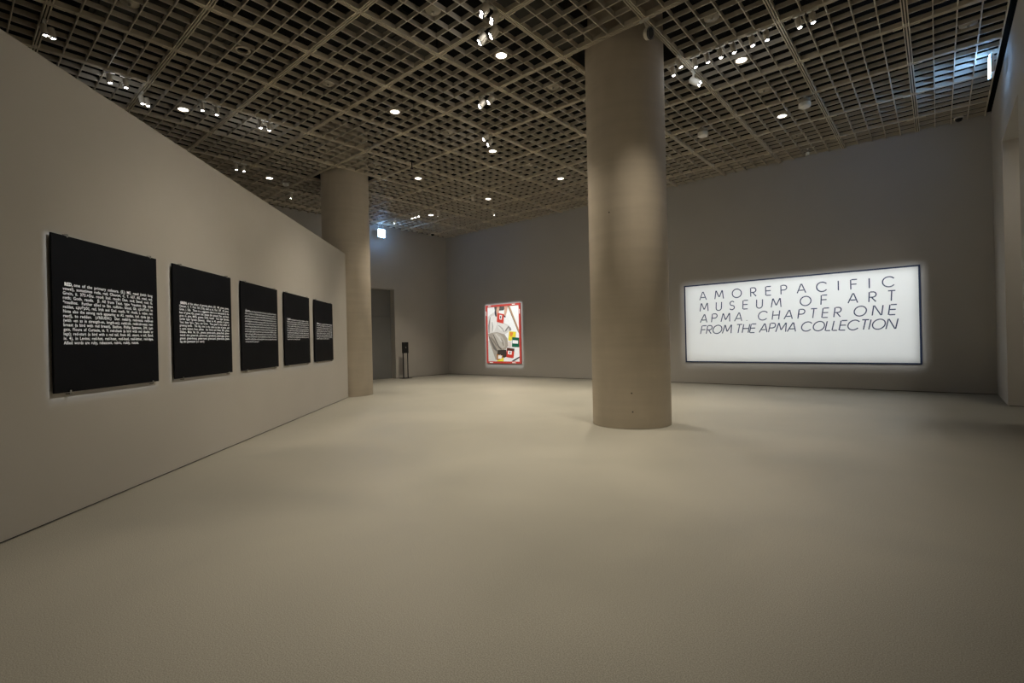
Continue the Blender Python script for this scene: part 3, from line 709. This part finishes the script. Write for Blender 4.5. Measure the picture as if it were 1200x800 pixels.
# big round projector at the column top
bp_ = thing('round_projector', 'flat round dark-faced projector lamp hung at the large column top', 'projector', T(gx(-2.0), gy(5.0), ZC - 0.012))
link('adapter', ad_me, bp_); MB().tube((0, 0, -0.03), (0.03, 0.03, -0.13), 0.016, 10).build('arm', M['lampbody'], bp_)
q = Vector((0.9, -0.15, -0.25)).normalized().to_track_quat('-Z', 'Y').to_matrix().to_4x4()
hp = MB().lathe([(0.0, 0.05), (0.08, 0.05), (0.088, 0.04), (0.088, -0.03), (0.078, -0.035), (0.078, -0.028)], 32).build('head', M['lampbody'], bp_, Matrix.Translation((0.05, 0.05, -0.21)) @ q)
MB().disc(0.0785, -0.029, 32).build('glass', M['duct'], hp); MB().lathe([(0.079, -0.034), (0.089, -0.034), (0.089, -0.02)], 32).build('rim', M['black'], hp)
# hanging drums, tiny far fixtures
def drum(i, j, label, r=0.11, h=0.16, drop=0.07):
    d_ = thing('hanging_drum', label, 'fixture', T(gx(i), gy(j), ZC - 0.01))
    MB().box(-0.17, 0.17, -0.012, 0.012, 0.0, 0.012).build('mounting_bar', M['lampbody'], d_)
    MB().tube((0, 0, 0), (0, 0, -drop), 0.02, 10).build('stem', M['lampbody'], d_)
    MB().lathe([(0.0, -drop), (r*0.95, -drop), (r, -drop - 0.01), (r, -drop - h*0.45), (r*0.98, -drop - h*0.46)], 28).build('cap', M['disc'], d_)
    MB().lathe([(r*0.98, -drop - h*0.46), (r, -drop - h*0.47), (r, -drop - h + 0.01), (r*0.93, -drop - h), (0, -drop - h)], 28).build('cover', M['white'], d_)
drum(-1.12, 8.0, 'pale hanging drum beside the downlight above the sign')
drum(-2.49, 8.0, 'pale hanging drum just right of the large column')
drum(-9.3, 4.72, 'small pale hanging drum right of the downlight beside the far column', 0.08, 0.12)
drum(-1.47, 10.2, 'tiny pale hanging drum where the ceiling meets the back wall', 0.04, 0.12, 0.05)
dm = thing('dome_camera', 'small black dome camera on the ceiling edge at right of the back wall', 'camera', T(gx(0.49), gy(10.45), ZC - 0.0))
MB().cyl(0.085, -0.03, 0.0, 24).build('base', M['lampbody'], dm); MB().lathe([(0.07, -0.03), (0.066, -0.06), (0.05, -0.085), (0.025, -0.098), (0.0, -0.1)], 24).build('dome', M['black'], dm)
dm = thing('dome_camera', 'small black dome camera in the far ceiling corner above the left wall', 'camera', T(gx(-11.1), gy(9.9), ZC - 0.0))
MB().cyl(0.085, -0.03, 0.0, 24).build('base', M['lampbody'], dm); MB().lathe([(0.07, -0.03), (0.066, -0.06), (0.05, -0.085), (0.025, -0.098), (0.0, -0.1)], 24).build('dome', M['black'], dm)
pn = thing('pendant_rod', 'thin black pendant rod hanging from the grid right of the far column', 'fixture', T(gx(-6.8), gy(5.8), ZC))
MB().tube((0, 0, 0.02), (0, 0, -0.2), 0.014, 10).build('rod', M['black'], pn); MB().cyl(0.035, -0.23, -0.2, 16).build('tip', M['black'], pn)
FARG = 'tiny spotlights in the far ceiling'
for k, (i, j) in enumerate(((-9.62, 8.12), (-9.50, 8.18), (-9.37, 8.23))):
    spotlight(i, 8.0, 'x', (0.1, -0.1, -1), ('left', 'middle', 'right')[k] + ' spotlight of the tiny trio left of the farthest downlight', FARG)
spotlight(-7.5, 8.0, 'x', (-0.3, 0.6, -1), 'lone unlit-looking spotlight left of the downlight above the red-framed picture', FARG)
spotlight(-8.0, 9.2, 'y', (0.2, 0.6, -1), 'lone tiny spotlight in the far ceiling nearest the red-framed picture', FARG)
spotlight(-9.0, 8.3, 'y', (-0.4, 0.2, -1), 'lone tiny spotlight right of the farthest downlight', FARG)
spotlight(-10.0, 5.15, 'y', (-0.3, 0.1, -1), 'lone spotlight between the far column and the partition top', FARG)
spotlight(-10.35, 8.0, 'x', (-0.5, -0.1, -1), 'tiny spotlight just above the glowing exit sign at far left', FARG)

# ------------------------------------------------------------------ framing projectors (light only, at the lamp heads above except for the picture)
src = {0: 8, 1: 1, 2: 3, 3: 5, 4: 7}
for k in range(5):
    cs = [wallM(4.503 + k*PITCH_S + a*PW, PZ0 + b_*PW, 0.03).translation for a, b_ in ((0, 0), (1, 0), (1, 1), (0, 1))]
    pos = zoom_pos[src[k]]
    dist = (sum(cs, Vector()) / 4 - pos).length
    framing_light('panel_beam', pos, cs, K_PANEL * (dist / 6.0) ** 2, COOL, 0.011, inner=0.6)
cs = [Vector((x, YB - 0.03, z)) for x, z in ((SX0, SZ0), (SX1, SZ0), (SX1, SZ1), (SX0, SZ1))]
framing_light('sign_beam', (gx(-1.44), gy(6.0) + 0.08, ZC - 0.24), cs, K_SIGN, COOL, 0.028, inner=1.1)
cs = [Vector((x, YB - 0.05, z)) for x, z in ((AX0, AZ0), (AX1, AZ0), (AX1, AZ1), (AX0, AZ1))]
framing_light('picture_beam', (gx(-8.0), gy(9.2) - 3.4, ZC - 0.24), cs, K_ART * 0.4, COOL, 0.022)
# soft wash on the partition from the same clusters
for k in (8, 1, 3, 5, 7):
    pos = zoom_pos[k]; tgt = panel_ctr(targets[k]) + Vector((0, 0, 0.2))
    spot_light('partition_wash', pos, tgt - pos, P_WALL, 75, 1.0, WARM, 0.05)
# bare point lights added to stand in for the heads' stray light on the grid
for (i, j, e) in ((-7.12, 1.70, 1.5), (-7.12, 2.68, 0.5), (-7.12, 3.33, 1.6), (-1.9, 6.16, 1.0), (-1.5, 6.16, 0.8), (-1.15, 6.16, 0.6)):
    l = bpy.data.lights.new('added_spill', 'POINT'); l.energy = e; l.color = COOL; l.shadow_soft_size = 0.03
    o = bpy.data.objects.new('added_spill', l); COL.objects.link(o); o.location = (gx(i), gy(j), ZC - 0.25)
